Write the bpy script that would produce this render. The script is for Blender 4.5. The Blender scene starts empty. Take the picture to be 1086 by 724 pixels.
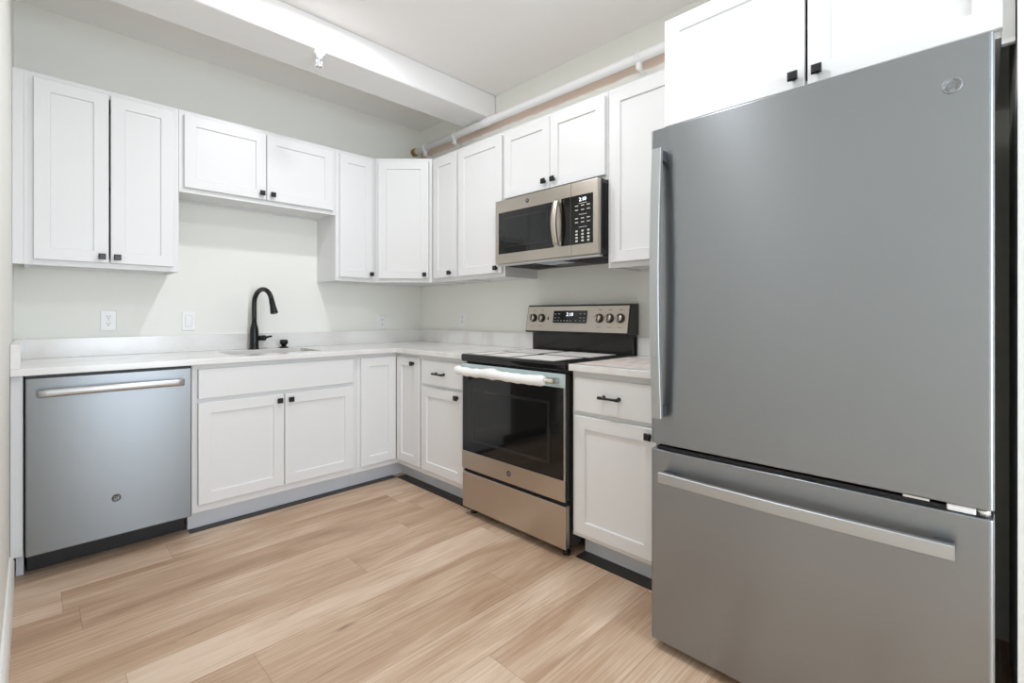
import bpy, bmesh, math, random
from mathutils import Vector, Matrix
random.seed(7)
sc = bpy.context.scene
COL = sc.collection
PI = math.pi

# ------------------------------------------------------------------ camera
F_PX, W_PX, H_PX, V0 = 505.96, 1086.0, 724.0, 333.7
cam_d = bpy.data.cameras.new('camera')
cam = bpy.data.objects.new('camera', cam_d)
COL.objects.link(cam)
cam.location = (-2.4065, -3.5265, 1.1436)
cam.rotation_euler = (PI / 2, 0, -0.78797)
cam_d.sensor_width = 36.0
cam_d.lens = F_PX * 36.0 / W_PX
cam_d.shift_y = -(H_PX / 2 - V0) / W_PX
cam_d.clip_start = 0.02
sc.camera = cam

# ------------------------------------------------------------------ view, world, light levels
sc.view_settings.view_transform = 'Standard'
sc.view_settings.look = 'None'
sc.view_settings.gamma = 1.0
sc.view_settings.use_curve_mapping = False
sc.view_settings.exposure = -0.03
LAMP_W = 13.0
LAMP_RGB = (0.93, 0.955, 1.0)
FILL_W = 60.0
FILL_RGB = (0.78, 0.88, 1.0)
world = bpy.data.worlds.new('daylight')
sc.world = world
world.use_nodes = True
bg = world.node_tree.nodes['Background']
bg.inputs['Color'].default_value = (0.72, 0.86, 1.0, 1)
bg.inputs['Strength'].default_value = 1.6
sc.cycles.max_bounces = 14
sc.cycles.diffuse_bounces = 8
sc.cycles.glossy_bounces = 6
sc.cycles.sample_clamp_indirect = 6.0

LIGHTS = [(-1.30, -1.33), (-1.30, -2.60)]
CEIL = 2.755
for i, (lx, ly) in enumerate(LIGHTS):
    ld = bpy.data.lights.new('ceiling_lamp', 'AREA')
    ld.shape = 'DISK'
    ld.size = 0.13
    ld.energy = LAMP_W
    ld.color = LAMP_RGB
    lo = bpy.data.objects.new('ceiling_lamp', ld)
    lo.location = (lx, ly, CEIL - 0.030)
    COL.objects.link(lo)
# daylight fill from behind the camera; its unseen window is added
wd = bpy.data.lights.new('window_fill', 'AREA')
wd.shape = 'RECTANGLE'
wd.size, wd.size_y = 1.10, 1.80
wd.energy = FILL_W
wd.color = FILL_RGB
wo = bpy.data.objects.new('window_fill', wd)
wo.location = (-1.47, -5.47, 1.25)
wo.rotation_euler = (PI / 2, 0, 0)
COL.objects.link(wo)

# ------------------------------------------------------------------ materials
def s2l(c):
    return tuple(((v / 255.0) / 12.92 if v / 255.0 <= 0.04045 else ((v / 255.0 + 0.055) / 1.055) ** 2.4) for v in c)


def new_mat(name, rgb, rough=0.5, metal=0.0, coat=0.0, spec=0.5, aniso=0.0, emit=0.0):
    m = bpy.data.materials.new(name)
    m.use_nodes = True
    b = m.node_tree.nodes['Principled BSDF']
    b.inputs['Base Color'].default_value = (*rgb, 1)
    b.inputs['Roughness'].default_value = rough
    b.inputs['Metallic'].default_value = metal
    b.inputs['Coat Weight'].default_value = coat
    b.inputs['Specular IOR Level'].default_value = spec
    b.inputs['Anisotropic'].default_value = aniso
    b.inputs['Anisotropic Rotation'].default_value = 0.25
    if emit:
        b.inputs['Emission Color'].default_value = (*rgb, 1)
        b.inputs['Emission Strength'].default_value = emit
    return m


def nn(m, t, **kw):
    n = m.node_tree.nodes.new(t)
    for k, v in kw.items():
        setattr(n, k, v)
    return n


def lk(m, a, b):
    m.node_tree.links.new(a, b)


def bump(m, scale=200.0, strength=0.05, dist=0.001, detail=3.0):
    tc = nn(m, 'ShaderNodeTexCoord')
    no = nn(m, 'ShaderNodeTexNoise')
    no.inputs['Scale'].default_value = scale
    no.inputs['Detail'].default_value = detail
    bp = nn(m, 'ShaderNodeBump')
    bp.inputs['Strength'].default_value = strength
    bp.inputs['Distance'].default_value = dist
    lk(m, tc.outputs['Object'], no.inputs['Vector'])
    lk(m, no.outputs['Fac'], bp.inputs['Height'])
    lk(m, bp.outputs['Normal'], m.node_tree.nodes['Principled BSDF'].inputs['Normal'])


def mottle(m, c1, c2, scale, stretch=(1, 1, 1), lo=0.35, hi=0.65, detail=4.0):
    """base colour wanders between two close tones"""
    tc = nn(m, 'ShaderNodeTexCoord')
    mp = nn(m, 'ShaderNodeMapping')
    mp.inputs['Scale'].default_value = stretch
    no = nn(m, 'ShaderNodeTexNoise')
    no.inputs['Scale'].default_value = scale
    no.inputs['Detail'].default_value = detail
    cr = nn(m, 'ShaderNodeValToRGB')
    cr.color_ramp.elements[0].position = lo
    cr.color_ramp.elements[1].position = hi
    cr.color_ramp.elements[0].color = (*c1, 1)
    cr.color_ramp.elements[1].color = (*c2, 1)
    lk(m, tc.outputs['Object'], mp.inputs['Vector'])
    lk(m, mp.outputs['Vector'], no.inputs['Vector'])
    lk(m, no.outputs['Fac'], cr.inputs['Fac'])
    lk(m, cr.outputs['Color'], m.node_tree.nodes['Principled BSDF'].inputs['Base Color'])


def steel(name, rgb, rough, aniso, streak=(1, 1, 60)):
    """brushed steel: roughness wanders along the brushing"""
    m = new_mat(name, rgb, rough, 1.0, aniso=aniso)
    b = m.node_tree.nodes['Principled BSDF']
    tg = nn(m, 'ShaderNodeTangent', direction_type='RADIAL', axis='Z')
    lk(m, tg.outputs['Tangent'], b.inputs['Tangent'])
    tc = nn(m, 'ShaderNodeTexCoord')
    mp = nn(m, 'ShaderNodeMapping')
    mp.inputs['Scale'].default_value = streak
    no = nn(m, 'ShaderNodeTexNoise')
    no.inputs['Scale'].default_value = 5.0
    no.inputs['Detail'].default_value = 5.0
    mr = nn(m, 'ShaderNodeMapRange')
    mr.inputs['To Min'].default_value = rough * 0.95
    mr.inputs['To Max'].default_value = rough * 1.05
    lk(m, tc.outputs['Object'], mp.inputs['Vector'])
    lk(m, mp.outputs['Vector'], no.inputs['Vector'])
    lk(m, no.outputs['Fac'], mr.inputs['Value'])
    lk(m, mr.outputs['Result'], b.inputs['Roughness'])
    return m


M = {}
M['wall'] = new_mat('wall_paint', s2l((236, 236, 230)), 0.62)
bump(M['wall'], 260, 0.06, 0.0006)
M['wallpatch'] = new_mat('wall_paint_with_tan_strip', s2l((236, 236, 230)), 0.62)
bump(M['wallpatch'], 260, 0.06, 0.0006)


def tan_strip(m, z0, z1):
    """tan tone in a ragged strip between two heights"""
    geo = nn(m, 'ShaderNodeNewGeometry')
    sep = nn(m, 'ShaderNodeSeparateXYZ')
    lk(m, geo.outputs['Position'], sep.inputs[0])
    no = nn(m, 'ShaderNodeTexNoise')
    no.inputs['Scale'].default_value = 6.0
    no.inputs['Detail'].default_value = 3.0
    lk(m, geo.outputs['Position'], no.inputs['Vector'])
    ad = nn(m, 'ShaderNodeMath', operation='MULTIPLY_ADD')
    ad.inputs[1].default_value = 0.05
    lk(m, no.outputs['Fac'], ad.inputs[0])
    lk(m, sep.outputs['Z'], ad.inputs[2])
    cm = nn(m, 'ShaderNodeMath', operation='COMPARE')
    cm.inputs[1].default_value = (z0 + z1) / 2 + 0.025
    cm.inputs[2].default_value = (z1 - z0) / 2
    lk(m, ad.outputs[0], cm.inputs[0])
    mx = nn(m, 'ShaderNodeMix', data_type='RGBA')
    lk(m, cm.outputs[0], mx.inputs['Factor'])
    mx.inputs['A'].default_value = (*s2l((236, 236, 230)), 1)
    mx.inputs['B'].default_value = (*s2l((231, 210, 197)), 1)
    lk(m, mx.outputs['Result'], m.node_tree.nodes['Principled BSDF'].inputs['Base Color'])


tan_strip(M['wallpatch'], 2.505, 2.585)
M['ceiling'] = new_mat('ceiling_paint', s2l((243, 241, 239)), 0.75)
bump(M['ceiling'], 180, 0.06, 0.0006)
M['beam'] = new_mat('beam_paint', s2l((238, 237, 236)), 0.6)
bump(M['beam'], 90, 0.08, 0.0008)
M['trim'] = new_mat('trim_paint', s2l((240, 240, 236)), 0.4)
M['cab'] = new_mat('cabinet_paint', s2l((225, 225, 225)), 0.38)
bump(M['cab'], 320, 0.02, 0.0003)
M['cabin'] = new_mat('cabinet_interior', s2l((150, 132, 112)), 0.6)
M['black'] = new_mat('black_hardware', (0.006, 0.006, 0.006), 0.32)
M['blackmetal'] = new_mat('black_faucet_finish', (0.005, 0.005, 0.005), 0.25, 0.0, 0.0, 0.4)
M['blackplastic'] = new_mat('black_plastic', (0.012, 0.012, 0.013), 0.45)
M['glass'] = new_mat('black_glass', (0.006, 0.006, 0.006), 0.06, 0.0, 0.0, 0.5)
M['glassdim'] = new_mat('window_glass_screen', (0.020, 0.020, 0.019), 0.10)
M['enamel'] = new_mat('black_enamel', (0.014, 0.013, 0.012), 0.22)
M['steel'] = steel('brushed_steel', (0.305, 0.322, 0.338), 0.34, 0.75)
M['steel_dw'] = steel('brushed_steel_bluish', (0.215, 0.225, 0.228), 0.32, 0.8)
M['steel_warm'] = steel('brushed_steel_warm', (0.56, 0.505, 0.44), 0.30, 0.6)
M['handle'] = steel('handle_steel', (0.62, 0.63, 0.64), 0.30, 0.3)
M['barsteel'] = new_mat('satin_bar_steel', (0.50, 0.52, 0.53), 0.42, 1.0)
M['barlight'] = new_mat('satin_handle_steel', (0.62, 0.62, 0.62), 0.42, 1.0)
M['sinksteel'] = steel('sink_steel', (0.40, 0.365, 0.345), 0.36, 0.3)
M['case'] = new_mat('appliance_case_grey', (0.035, 0.038, 0.042), 0.5)
M['darkgap'] = new_mat('dark_gasket', (0.008, 0.008, 0.009), 0.6)
M['plate'] = new_mat('wall_plate_plastic', s2l((238, 238, 238)), 0.35)
M['slot'] = new_mat('slot_dark', (0.05, 0.05, 0.05), 0.6)
M['foam'] = new_mat('white_foam', s2l((240, 240, 238)), 0.7)
bump(M['foam'], 40, 0.35, 0.004)
M['film'] = new_mat('protective_film', s2l((186, 204, 206)), 0.25)
M['paper'] = new_mat('paper', s2l((226, 222, 217)), 0.7)
M['paperpink'] = new_mat('paper_printed', s2l((216, 196, 186)), 0.6)
mottle(M['paperpink'], s2l((214, 195, 185)), s2l((230, 224, 220)), 9, (1, 3, 1))
M['emblem'] = new_mat('emblem_disc', (0.10, 0.10, 0.10), 0.35, 0.6)
M['emblemlight'] = new_mat('emblem_letter', (0.45, 0.45, 0.45), 0.3, 0.8)
M['emblemfilm'] = new_mat('emblem_disc_pale', (0.30, 0.31, 0.32), 0.5, 0.9)
M['emblemdark'] = new_mat('emblem_letter_grey', (0.25, 0.26, 0.27), 0.4, 0.8)
M['legend'] = new_mat('printed_legend', s2l((205, 205, 200)), 0.6)
M['legenddark'] = new_mat('printed_legend_dark', s2l((70, 64, 58)), 0.6)
M['digits'] = new_mat('display_digits', (0.85, 0.95, 1.0), 0.5, emit=1.6)
M['lampglow'] = new_mat('lamp_diffuser', (1.0, 0.97, 0.93), 0.5, emit=6.0)
M['brass'] = new_mat('worn_brass', s2l((150, 128, 70)), 0.45, 0.7)
M['pipe'] = new_mat('pipe_paint', s2l((248, 248, 248)), 0.35)
M['chrome'] = new_mat('chrome', (0.75, 0.75, 0.75), 0.18, 1.0)
M['clearglass'] = new_mat('window_added_glass', (0.95, 0.97, 0.98), 0.0)
M['clearglass'].node_tree.nodes['Principled BSDF'].inputs['Transmission Weight'].default_value = 1.0
M['toe'] = new_mat('toe_kick_paint', s2l((214, 217, 222)), 0.45)
M['toe_shade'] = new_mat('painted_toe_shade', (0.045, 0.042, 0.04), 0.5)  # dark colour standing in for the shade under the toe kicks

# quartz: white with faint soft veins
M['quartz'] = new_mat('white_quartz', s2l((233, 231, 228)), 0.16)
mottle(M['quartz'], s2l((219, 215, 212)), s2l((229, 228, 226)), 3.2, (1, 2.2, 1), 0.32, 0.5, 7.0)


def floor_material():
    m = new_mat('oak_planks', (0.6, 0.45, 0.3), 0.38)
    b = m.node_tree.nodes['Principled BSDF']
    PW, PL = 0.19, 1.5
    geo = nn(m, 'ShaderNodeNewGeometry')
    sep = nn(m, 'ShaderNodeSeparateXYZ')
    lk(m, geo.outputs['Position'], sep.inputs[0])

    def math_(op, a, bv=None):
        n = nn(m, 'ShaderNodeMath', operation=op)
        for i, v in enumerate((a, bv)):
            if v is None:
                continue
            if isinstance(v, (int, float)):
                n.inputs[i].default_value = v
            else:
                lk(m, v, n.inputs[i])
        return n.outputs[0]
    yr = math_('DIVIDE', math_('ADD', sep.outputs['Y'], 0.06), PW)
    row = math_('FLOOR', yr)
    wn1 = nn(m, 'ShaderNodeTexWhiteNoise', noise_dimensions='1D')
    lk(m, row, wn1.inputs['W'])
    xr = math_('ADD', math_('DIVIDE', sep.outputs['X'], PL), wn1.outputs['Value'])
    colm = math_('FLOOR', xr)
    cmb = nn(m, 'ShaderNodeCombineXYZ')
    lk(m, row, cmb.inputs[0]); lk(m, colm, cmb.inputs[1])
    wn2 = nn(m, 'ShaderNodeTexWhiteNoise', noise_dimensions='2D')
    lk(m, cmb.outputs[0], wn2.inputs['Vector'])
    tone = wn2.outputs['Value']
    # grain, shifted per plank
    gx = math_('ADD', math_('MULTIPLY', sep.outputs['X'], 1.0), math_('MULTIPLY', tone, 37.0))
    gv = nn(m, 'ShaderNodeCombineXYZ')
    lk(m, gx, gv.inputs[0])
    lk(m, math_('MULTIPLY', sep.outputs['Y'], 4.5), gv.inputs[1])
    lk(m, math_('MULTIPLY', tone, 11.0), gv.inputs[2])
    n1 = nn(m, 'ShaderNodeTexNoise')
    n1.inputs['Scale'].default_value = 1.7
    n1.inputs['Detail'].default_value = 5.0
    n1.inputs['Distortion'].default_value = 0.7
    lk(m, gv.outputs[0], n1.inputs['Vector'])
    gv2 = nn(m, 'ShaderNodeCombineXYZ')
    lk(m, math_('MULTIPLY', gx, 2.2), gv2.inputs[0])
    lk(m, math_('MULTIPLY', sep.outputs['Y'], 70.0), gv2.inputs[1])
    n2 = nn(m, 'ShaderNodeTexNoise')
    n2.inputs['Scale'].default_value = 1.6
    n2.inputs['Detail'].default_value = 6.0
    lk(m, gv2.outputs[0], n2.inputs['Vector'])
    mixv = math_('ADD', math_('MULTIPLY', n1.outputs['Fac'], 0.46), math_('MULTIPLY', n2.outputs['Fac'], 0.36))
    mixv = math_('ADD', mixv, math_('MULTIPLY', tone, 0.18))
    cr = nn(m, 'ShaderNodeValToRGB')
    els = cr.color_ramp.elements
    els[0].position = 0.26; els[0].color = (*s2l((152, 119, 92)), 1)
    els[1].position = 0.78; els[1].color = (*s2l((226, 208, 190)), 1)
    e = els.new(0.46); e.color = (*s2l((187, 157, 131)), 1)
    e = els.new(0.60); e.color = (*s2l((213, 189, 166)), 1)
    lk(m, mixv, cr.inputs['Fac'])
    # mineral streaks and knots
    gv3 = nn(m, 'ShaderNodeCombineXYZ')
    lk(m, math_('MULTIPLY', gx, 1.5), gv3.inputs[0])
    lk(m, math_('MULTIPLY', sep.outputs['Y'], 14.0), gv3.inputs[1])
    n3 = nn(m, 'ShaderNodeTexNoise')
    n3.inputs['Scale'].default_value = 2.1
    n3.inputs['Detail'].default_value = 4.0
    n3.inputs['Distortion'].default_value = 1.2
    lk(m, gv3.outputs[0], n3.inputs['Vector'])
    kr = nn(m, 'ShaderNodeMapRange')
    kr.inputs['From Min'].default_value = 0.665
    kr.inputs['From Max'].default_value = 0.80
    lk(m, n3.outputs['Fac'], kr.inputs['Value'])
    mx = nn(m, 'ShaderNodeMix', data_type='RGBA')
    lk(m, math_('MULTIPLY', kr.outputs['Result'], 0.75), mx.inputs['Factor'])
    lk(m, cr.outputs['Color'], mx.inputs['A'])
    mx.inputs['B'].default_value = (*s2l((112, 84, 64)), 1)
    # seams
    fy = math_('ABSOLUTE', math_('SUBTRACT', math_('FRACT', yr), 0.5))
    sy = math_('GREATER_THAN', fy, 0.5 - 0.0011 / PW)
    fx = math_('ABSOLUTE', math_('SUBTRACT', math_('FRACT', xr), 0.5))
    sx = math_('GREATER_THAN', fx, 0.5 - 0.0010 / PL)
    seam = math_('MAXIMUM', sy, sx)
    mx2 = nn(m, 'ShaderNodeMix', data_type='RGBA')
    lk(m, math_('MULTIPLY', seam, 0.45), mx2.inputs['Factor'])
    lk(m, mx.outputs['Result'], mx2.inputs['A'])
    mx2.inputs['B'].default_value = (*s2l((104, 80, 60)), 1)
    lk(m, mx2.outputs['Result'], b.inputs['Base Color'])
    rr = nn(m, 'ShaderNodeMapRange')
    rr.inputs['To Min'].default_value = 0.34
    rr.inputs['To Max'].default_value = 0.52
    lk(m, n2.outputs['Fac'], rr.inputs['Value'])
    lk(m, rr.outputs['Result'], b.inputs['Roughness'])
    bp = nn(m, 'ShaderNodeBump')
    bp.inputs['Strength'].default_value = 0.12
    bp.inputs['Distance'].default_value = 0.001
    lk(m, math_('SUBTRACT', n2.outputs['Fac'], math_('MULTIPLY', seam, 0.8)), bp.inputs['Height'])
    lk(m, bp.outputs['Normal'], b.inputs['Normal'])
    return m


M['floor'] = floor_material()

# ------------------------------------------------------------------ mesh helpers
def obj(name, bm, mat, parent=None, bevel=0.0, segs=2, smooth=False, loc=None, rotz=0.0, mats=None):
    me = bpy.data.meshes.new(name)
    bmesh.ops.recalc_face_normals(bm, faces=bm.faces[:])
    if smooth:
        for f in bm.faces:
            f.smooth = True
    bm.to_mesh(me)
    bm.free()
    for mt in (mats or [mat]):
        me.materials.append(mt)
    o = bpy.data.objects.new(name, me)
    COL.objects.link(o)
    if parent:
        o.parent = parent
    if loc is not None:
        o.location = loc
    o.rotation_euler = (0, 0, rotz)
    if bevel:
        bv = o.modifiers.new('bevel', 'BEVEL')
        bv.width = bevel
        bv.segments = segs
        bv.limit_method = 'ANGLE'
        bv.angle_limit = math.radians(35)
        if smooth is False and segs > 1:
            for p in me.polygons:
                p.use_smooth = True
            wn = o.modifiers.new('normals', 'WEIGHTED_NORMAL')
            wn.keep_sharp = False
    return o


def thing(name, label, cat, loc=(0, 0, 0), rotz=0.0, group=None):
    o = bpy.data.objects.new(name, None)
    o.empty_display_size = 0.1
    COL.objects.link(o)
    o.location = loc
    o.rotation_euler = (0, 0, rotz)
    o['label'] = label
    o['category'] = cat
    if group:
        o['group'] = group
    return o


def tag(o, label, cat, group=None):
    o['label'] = label
    o['category'] = cat
    if group:
        o['group'] = group
    return o


def struct(name, bm, mat, label=None, bevel=0.0, parent=None):
    o = obj(name, bm, mat, parent, bevel)
    if not parent:
        o['kind'] = 'structure'
        if label:
            o['label'] = label
            o['category'] = name.split('_')[0]
    return o


def NB():
    return bmesh.new()


def box(bm, x0, x1, y0, y1, z0, z1, mi=0):
    x0, x1 = min(x0, x1), max(x0, x1)
    y0, y1 = min(y0, y1), max(y0, y1)
    z0, z1 = min(z0, z1), max(z0, z1)
    v = [bm.verts.new((x, y, z)) for z in (z0, z1) for y in (y0, y1) for x in (x0, x1)]
    for idx in ((0, 2, 3, 1), (4, 5, 7, 6), (0, 1, 5, 4), (2, 6, 7, 3), (0, 4, 6, 2), (1, 3, 7, 5)):
        f = bm.faces.new([v[i] for i in idx])
        f.material_index = mi
    return bm


def bxm(*a):
    return box(NB(), *a)


def prism(bm, pts, z0, z1):
    """polygon (x, y) extruded in z"""
    a = [bm.verts.new((x, y, z0)) for x, y in pts]
    b = [bm.verts.new((x, y, z1)) for x, y in pts]
    bm.faces.new(a[::-1])
    bm.faces.new(b)
    n = len(pts)
    for i in range(n):
        bm.faces.new((a[i], a[(i + 1) % n], b[(i + 1) % n], b[i]))
    return bm


def side_prism(bm, pts, x0, x1):
    """polygon (y, z) extruded along x"""
    a = [bm.verts.new((x0, y, z)) for y, z in pts]
    b = [bm.verts.new((x1, y, z)) for y, z in pts]
    bm.faces.new(a)
    bm.faces.new(b[::-1])
    n = len(pts)
    for i in range(n):
        bm.faces.new((a[i], b[i], b[(i + 1) % n], a[(i + 1) % n]))
    return bm


def cells(bm, xs, ys, z0, z1, inside):
    """solid slab made of the grid cells for which inside(x, y) holds; no inner faces"""
    V = {}

    def vert(i, j, z):
        k = (i, j, z)
        if k not in V:
            V[k] = bm.verts.new((xs[i], ys[j], z))
        return V[k]
    nx, ny = len(xs) - 1, len(ys) - 1

    def on(i, j):
        return 0 <= i < nx and 0 <= j < ny and inside((xs[i] + xs[i + 1]) / 2, (ys[j] + ys[j + 1]) / 2)
    for i in range(nx):
        for j in range(ny):
            if not on(i, j):
                continue
            bm.faces.new([vert(a, b, z1) for a, b in ((i, j), (i + 1, j), (i + 1, j + 1), (i, j + 1))])
            bm.faces.new([vert(a, b, z0) for a, b in ((i, j + 1), (i + 1, j + 1), (i + 1, j), (i, j))])
            for (di, dj, p, q) in ((-1, 0, (i, j), (i, j + 1)), (1, 0, (i + 1, j), (i + 1, j + 1)),
                                   (0, -1, (i, j), (i + 1, j)), (0, 1, (i, j + 1), (i + 1, j + 1))):
                if not on(i + di, j + dj):
                    bm.faces.new((vert(*p, z0), vert(*q, z0), vert(*q, z1), vert(*p, z1)))
    return bm


def tube(bm, pts, rad, n=16, caps=True):
    """round tube along pts; rad a number or one per point"""
    pts = [Vector(p) for p in pts]
    rads = rad if isinstance(rad, (list, tuple)) else [rad] * len(pts)
    rings = []
    prev = None
    for i, p in enumerate(pts):
        t = (pts[min(i + 1, len(pts) - 1)] - pts[max(i - 1, 0)]).normalized()
        if prev is None:
            u = t.orthogonal().normalized()
        else:
            u = (prev - t * prev.dot(t))
            u = u.normalized() if u.length > 1e-6 else t.orthogonal().normalized()
        prev = u
        w = t.cross(u)
        rings.append([bm.verts.new(p + (u * math.cos(2 * PI * k / n) + w * math.sin(2 * PI * k / n)) * rads[i]) for k in range(n)])
    for a, b in zip(rings, rings[1:]):
        for k in range(n):
            f = bm.faces.new((a[k], a[(k + 1) % n], b[(k + 1) % n], b[k]))
            f.smooth = True
    if caps:
        bm.faces.new(rings[0][::-1])
        bm.faces.new(rings[-1])
    return bm


def lathe(bm, prof, axis='z', origin=(0, 0, 0), n=24):
    """prof: (radius, height) pairs turned about an axis through origin"""
    O = Vector(origin)
    rings = []
    for r, h in prof:
        ring = []
        for k in range(n):
            a = 2 * PI * k / n
            c, s = r * math.cos(a), r * math.sin(a)
            v = {'z': (c, s, h), 'y': (c, h, s), 'x': (h, c, s)}[axis]
            ring.append(bm.verts.new(O + Vector(v)))
        rings.append(ring)
    for a, b in zip(rings, rings[1:]):
        for k in range(n):
            f = bm.faces.new((a[k], a[(k + 1) % n], b[(k + 1) % n], b[k]))
            f.smooth = True
    bm.faces.new(rings[0][::-1])
    bm.faces.new(rings[-1])
    return bm


def text_obj(name, body, size, mat, parent, loc, depth=0.0006, shear=0.0, flip=None):
    """lettering as a mesh standing on the x-z plane facing -y (local)"""
    cu = bpy.data.curves.new(name, 'FONT')
    cu.body = body
    cu.size = size
    cu.extrude = depth
    cu.shear = shear
    cu.align_x = 'CENTER'
    cu.align_y = 'CENTER'
    tmp = bpy.data.objects.new(name + '_curve', cu)
    COL.objects.link(tmp)
    bpy.context.view_layer.update()
    me = bpy.data.meshes.new_from_object(tmp.evaluated_get(bpy.context.evaluated_depsgraph_get()))
    bpy.data.objects.remove(tmp)
    bpy.data.curves.remove(cu)
    me.transform(Matrix.Rotation(PI / 2, 4, 'X'))
    if flip is not None:
        me.transform(flip)
    me.materials.clear()
    me.materials.append(mat)
    me.name = name
    o = bpy.data.objects.new(name, me)
    COL.objects.link(o)
    o.parent = parent
    o.location = loc
    return o


def emblem(parent, x, y, z, r, pale=False):
    """round badge with an ornate ring and two script letters, facing -y"""
    bm = NB()
    lathe(bm, [(r, 0.0), (r, -0.0016), (r * 0.93, -0.0022), (r * 0.84, -0.0022), (r * 0.80, -0.0014), (0.0005, -0.0014)], 'y', n=32)
    e = obj('emblem', bm, M['emblemfilm' if pale else 'emblem'], parent, loc=(x, y, z))
    e['label'] = 'round badge with two script letters'
    lm = M['emblemdark' if pale else 'emblemlight']
    text_obj('emblem_lettering', 'GE', r * 1.02, lm, e, (0, -0.0018, 0), 0.0007, 0.25)
    bm = NB()
    for k in range(4):          # curled strokes round the monogram
        a0 = k * PI / 2 + 0.3
        pts = []
        for i in range(9):
            a = a0 + i * 0.13
            rr = r * (0.73 - 0.10 * math.sin(i / 8 * PI))
            pts.append((rr * math.cos(a), -0.0018, rr * math.sin(a)))
        tube(bm, pts, r * 0.035, 6)
    obj('emblem_scroll', bm, lm, e)
    return e


# ------------------------------------------------------------------ the room
L = -2.474
FRONT = -5.5
T = 0.12
struct('floor', bxm(L - T, T, FRONT - T, T, -0.10, 0.0), M['floor'], 'light oak plank floor')
struct('ceiling', bxm(L - T, T, FRONT - T, T, CEIL, CEIL + 0.1), M['ceiling'], 'white painted ceiling')
struct('wall_back', bxm(L - T, T, 0.0, T, 0.0, CEIL), M['wall'], 'pale wall behind the sink')
struct('wall_right', bxm(0.0, T, FRONT, 0.0, 0.0, CEIL), M['wallpatch'], 'pale wall behind the range')
struct('wall_left', bxm(L - T, L, FRONT, 0.0, 0.0, CEIL), M['wall'], 'pale wall at the left edge')
WX0, WX1, WZ0, WZ1 = -2.07, -0.87, 0.30, 2.20  # unseen window opening, added to go with the fill light
bm = NB()
box(bm, L - T, WX0, FRONT - T, FRONT, 0, CEIL)
box(bm, WX1, T, FRONT - T, FRONT, 0, CEIL)
box(bm, WX0, WX1, FRONT - T, FRONT, 0, WZ0)
box(bm, WX0, WX1, FRONT - T, FRONT, WZ1, CEIL)
struct('wall_front', bm, M['wall'], 'pale wall with the added window, behind the camera')
bm = NB()
for (a, b, c, d) in ((WX0, WX0 + .05, WZ0, WZ1), (WX1 - .05, WX1, WZ0, WZ1), (WX0, WX1, WZ0, WZ0 + .05),
                     (WX0, WX1, WZ1 - .05, WZ1), (WX0, WX1, 1.225, 1.275)):
    box(bm, a, b, FRONT - .09, FRONT - .05, c, d)
win = struct('window_added_1', bm, M['trim'], 'white window frame added behind the camera for the fill light')
gl = obj('window_added_pane', bxm(WX0 + .05, WX1 - .05, FRONT - .072, FRONT - .068, WZ0 + .05, WZ1 - .05), M['clearglass'], win)

# partition that ends beside the refrigerator
struct('wall_partition', bxm(-0.66, -0.001, -3.76, -3.582, 0.0, CEIL - 0.001), M['trim'], 'white wall end right of the refrigerator')
# boxed beam under the ceiling
struct('trim_1', bxm(L + .001, -0.001, -0.967, -0.682, 2.577, CEIL - 0.0005), M['beam'], 'white boxed beam under the ceiling', bevel=0.012)
# baseboard along the left wall
bm = NB()
side = [(0, 0), (0.015, 0), (0.015, 0.118), (0.011, 0.132), (0.006, 0.14), (0, 0.14)]
a = [bm.verts.new((L + x, -0.66, z)) for x, z in side]
b = [bm.verts.new((L + x, FRONT + 0.001, z)) for x, z in side]
bm.faces.new(a); bm.faces.new(b[::-1])
for i in range(len(side)):
    j = (i + 1) % len(side)
    bm.faces.new((a[i], a[j], b[j], b[i]))
struct('baseboard_left', bm, M['trim'], 'white baseboard along the left wall')

# ------------------------------------------------------------------ cabinet parts
DT = 0.020      # door thickness
RAIL = 0.057


def slab_mesh(w, h, ch=0.002):
    bm = NB()

    def ring(i, y):
        return [bm.verts.new(p) for p in ((i, y, i), (w - i, y, i), (w - i, y, h - i), (i, y, h - i))]
    r = [ring(0, 0), ring(0, -DT + ch), ring(ch, -DT)]
    bm.faces.new(r[0]); bm.faces.new(r[-1][::-1])
    for a, b in zip(r, r[1:]):
        for k in range(4):
            bm.faces.new((a[k], b[k], b[(k + 1) % 4], a[(k + 1) % 4]))
    return bm


def shaker_mesh(w, h, rail=RAIL):
    bm = NB()

    def ring(i, y):
        return [bm.verts.new(p) for p in ((i, y, i), (w - i, y, i), (w - i, y, h - i), (i, y, h - i))]
    ch = 0.002
    r = [ring(0, 0), ring(0, -DT + ch), ring(ch, -DT), ring(rail, -DT), ring(rail + 0.003, -DT + 0.0085)]
    bm.faces.new(r[0]); bm.faces.new(r[-1][::-1])
    for a, b in zip(r, r[1:]):
        for k in range(4):
            bm.faces.new((a[k], b[k], b[(k + 1) % 4], a[(k + 1) % 4]))
    return bm


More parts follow.
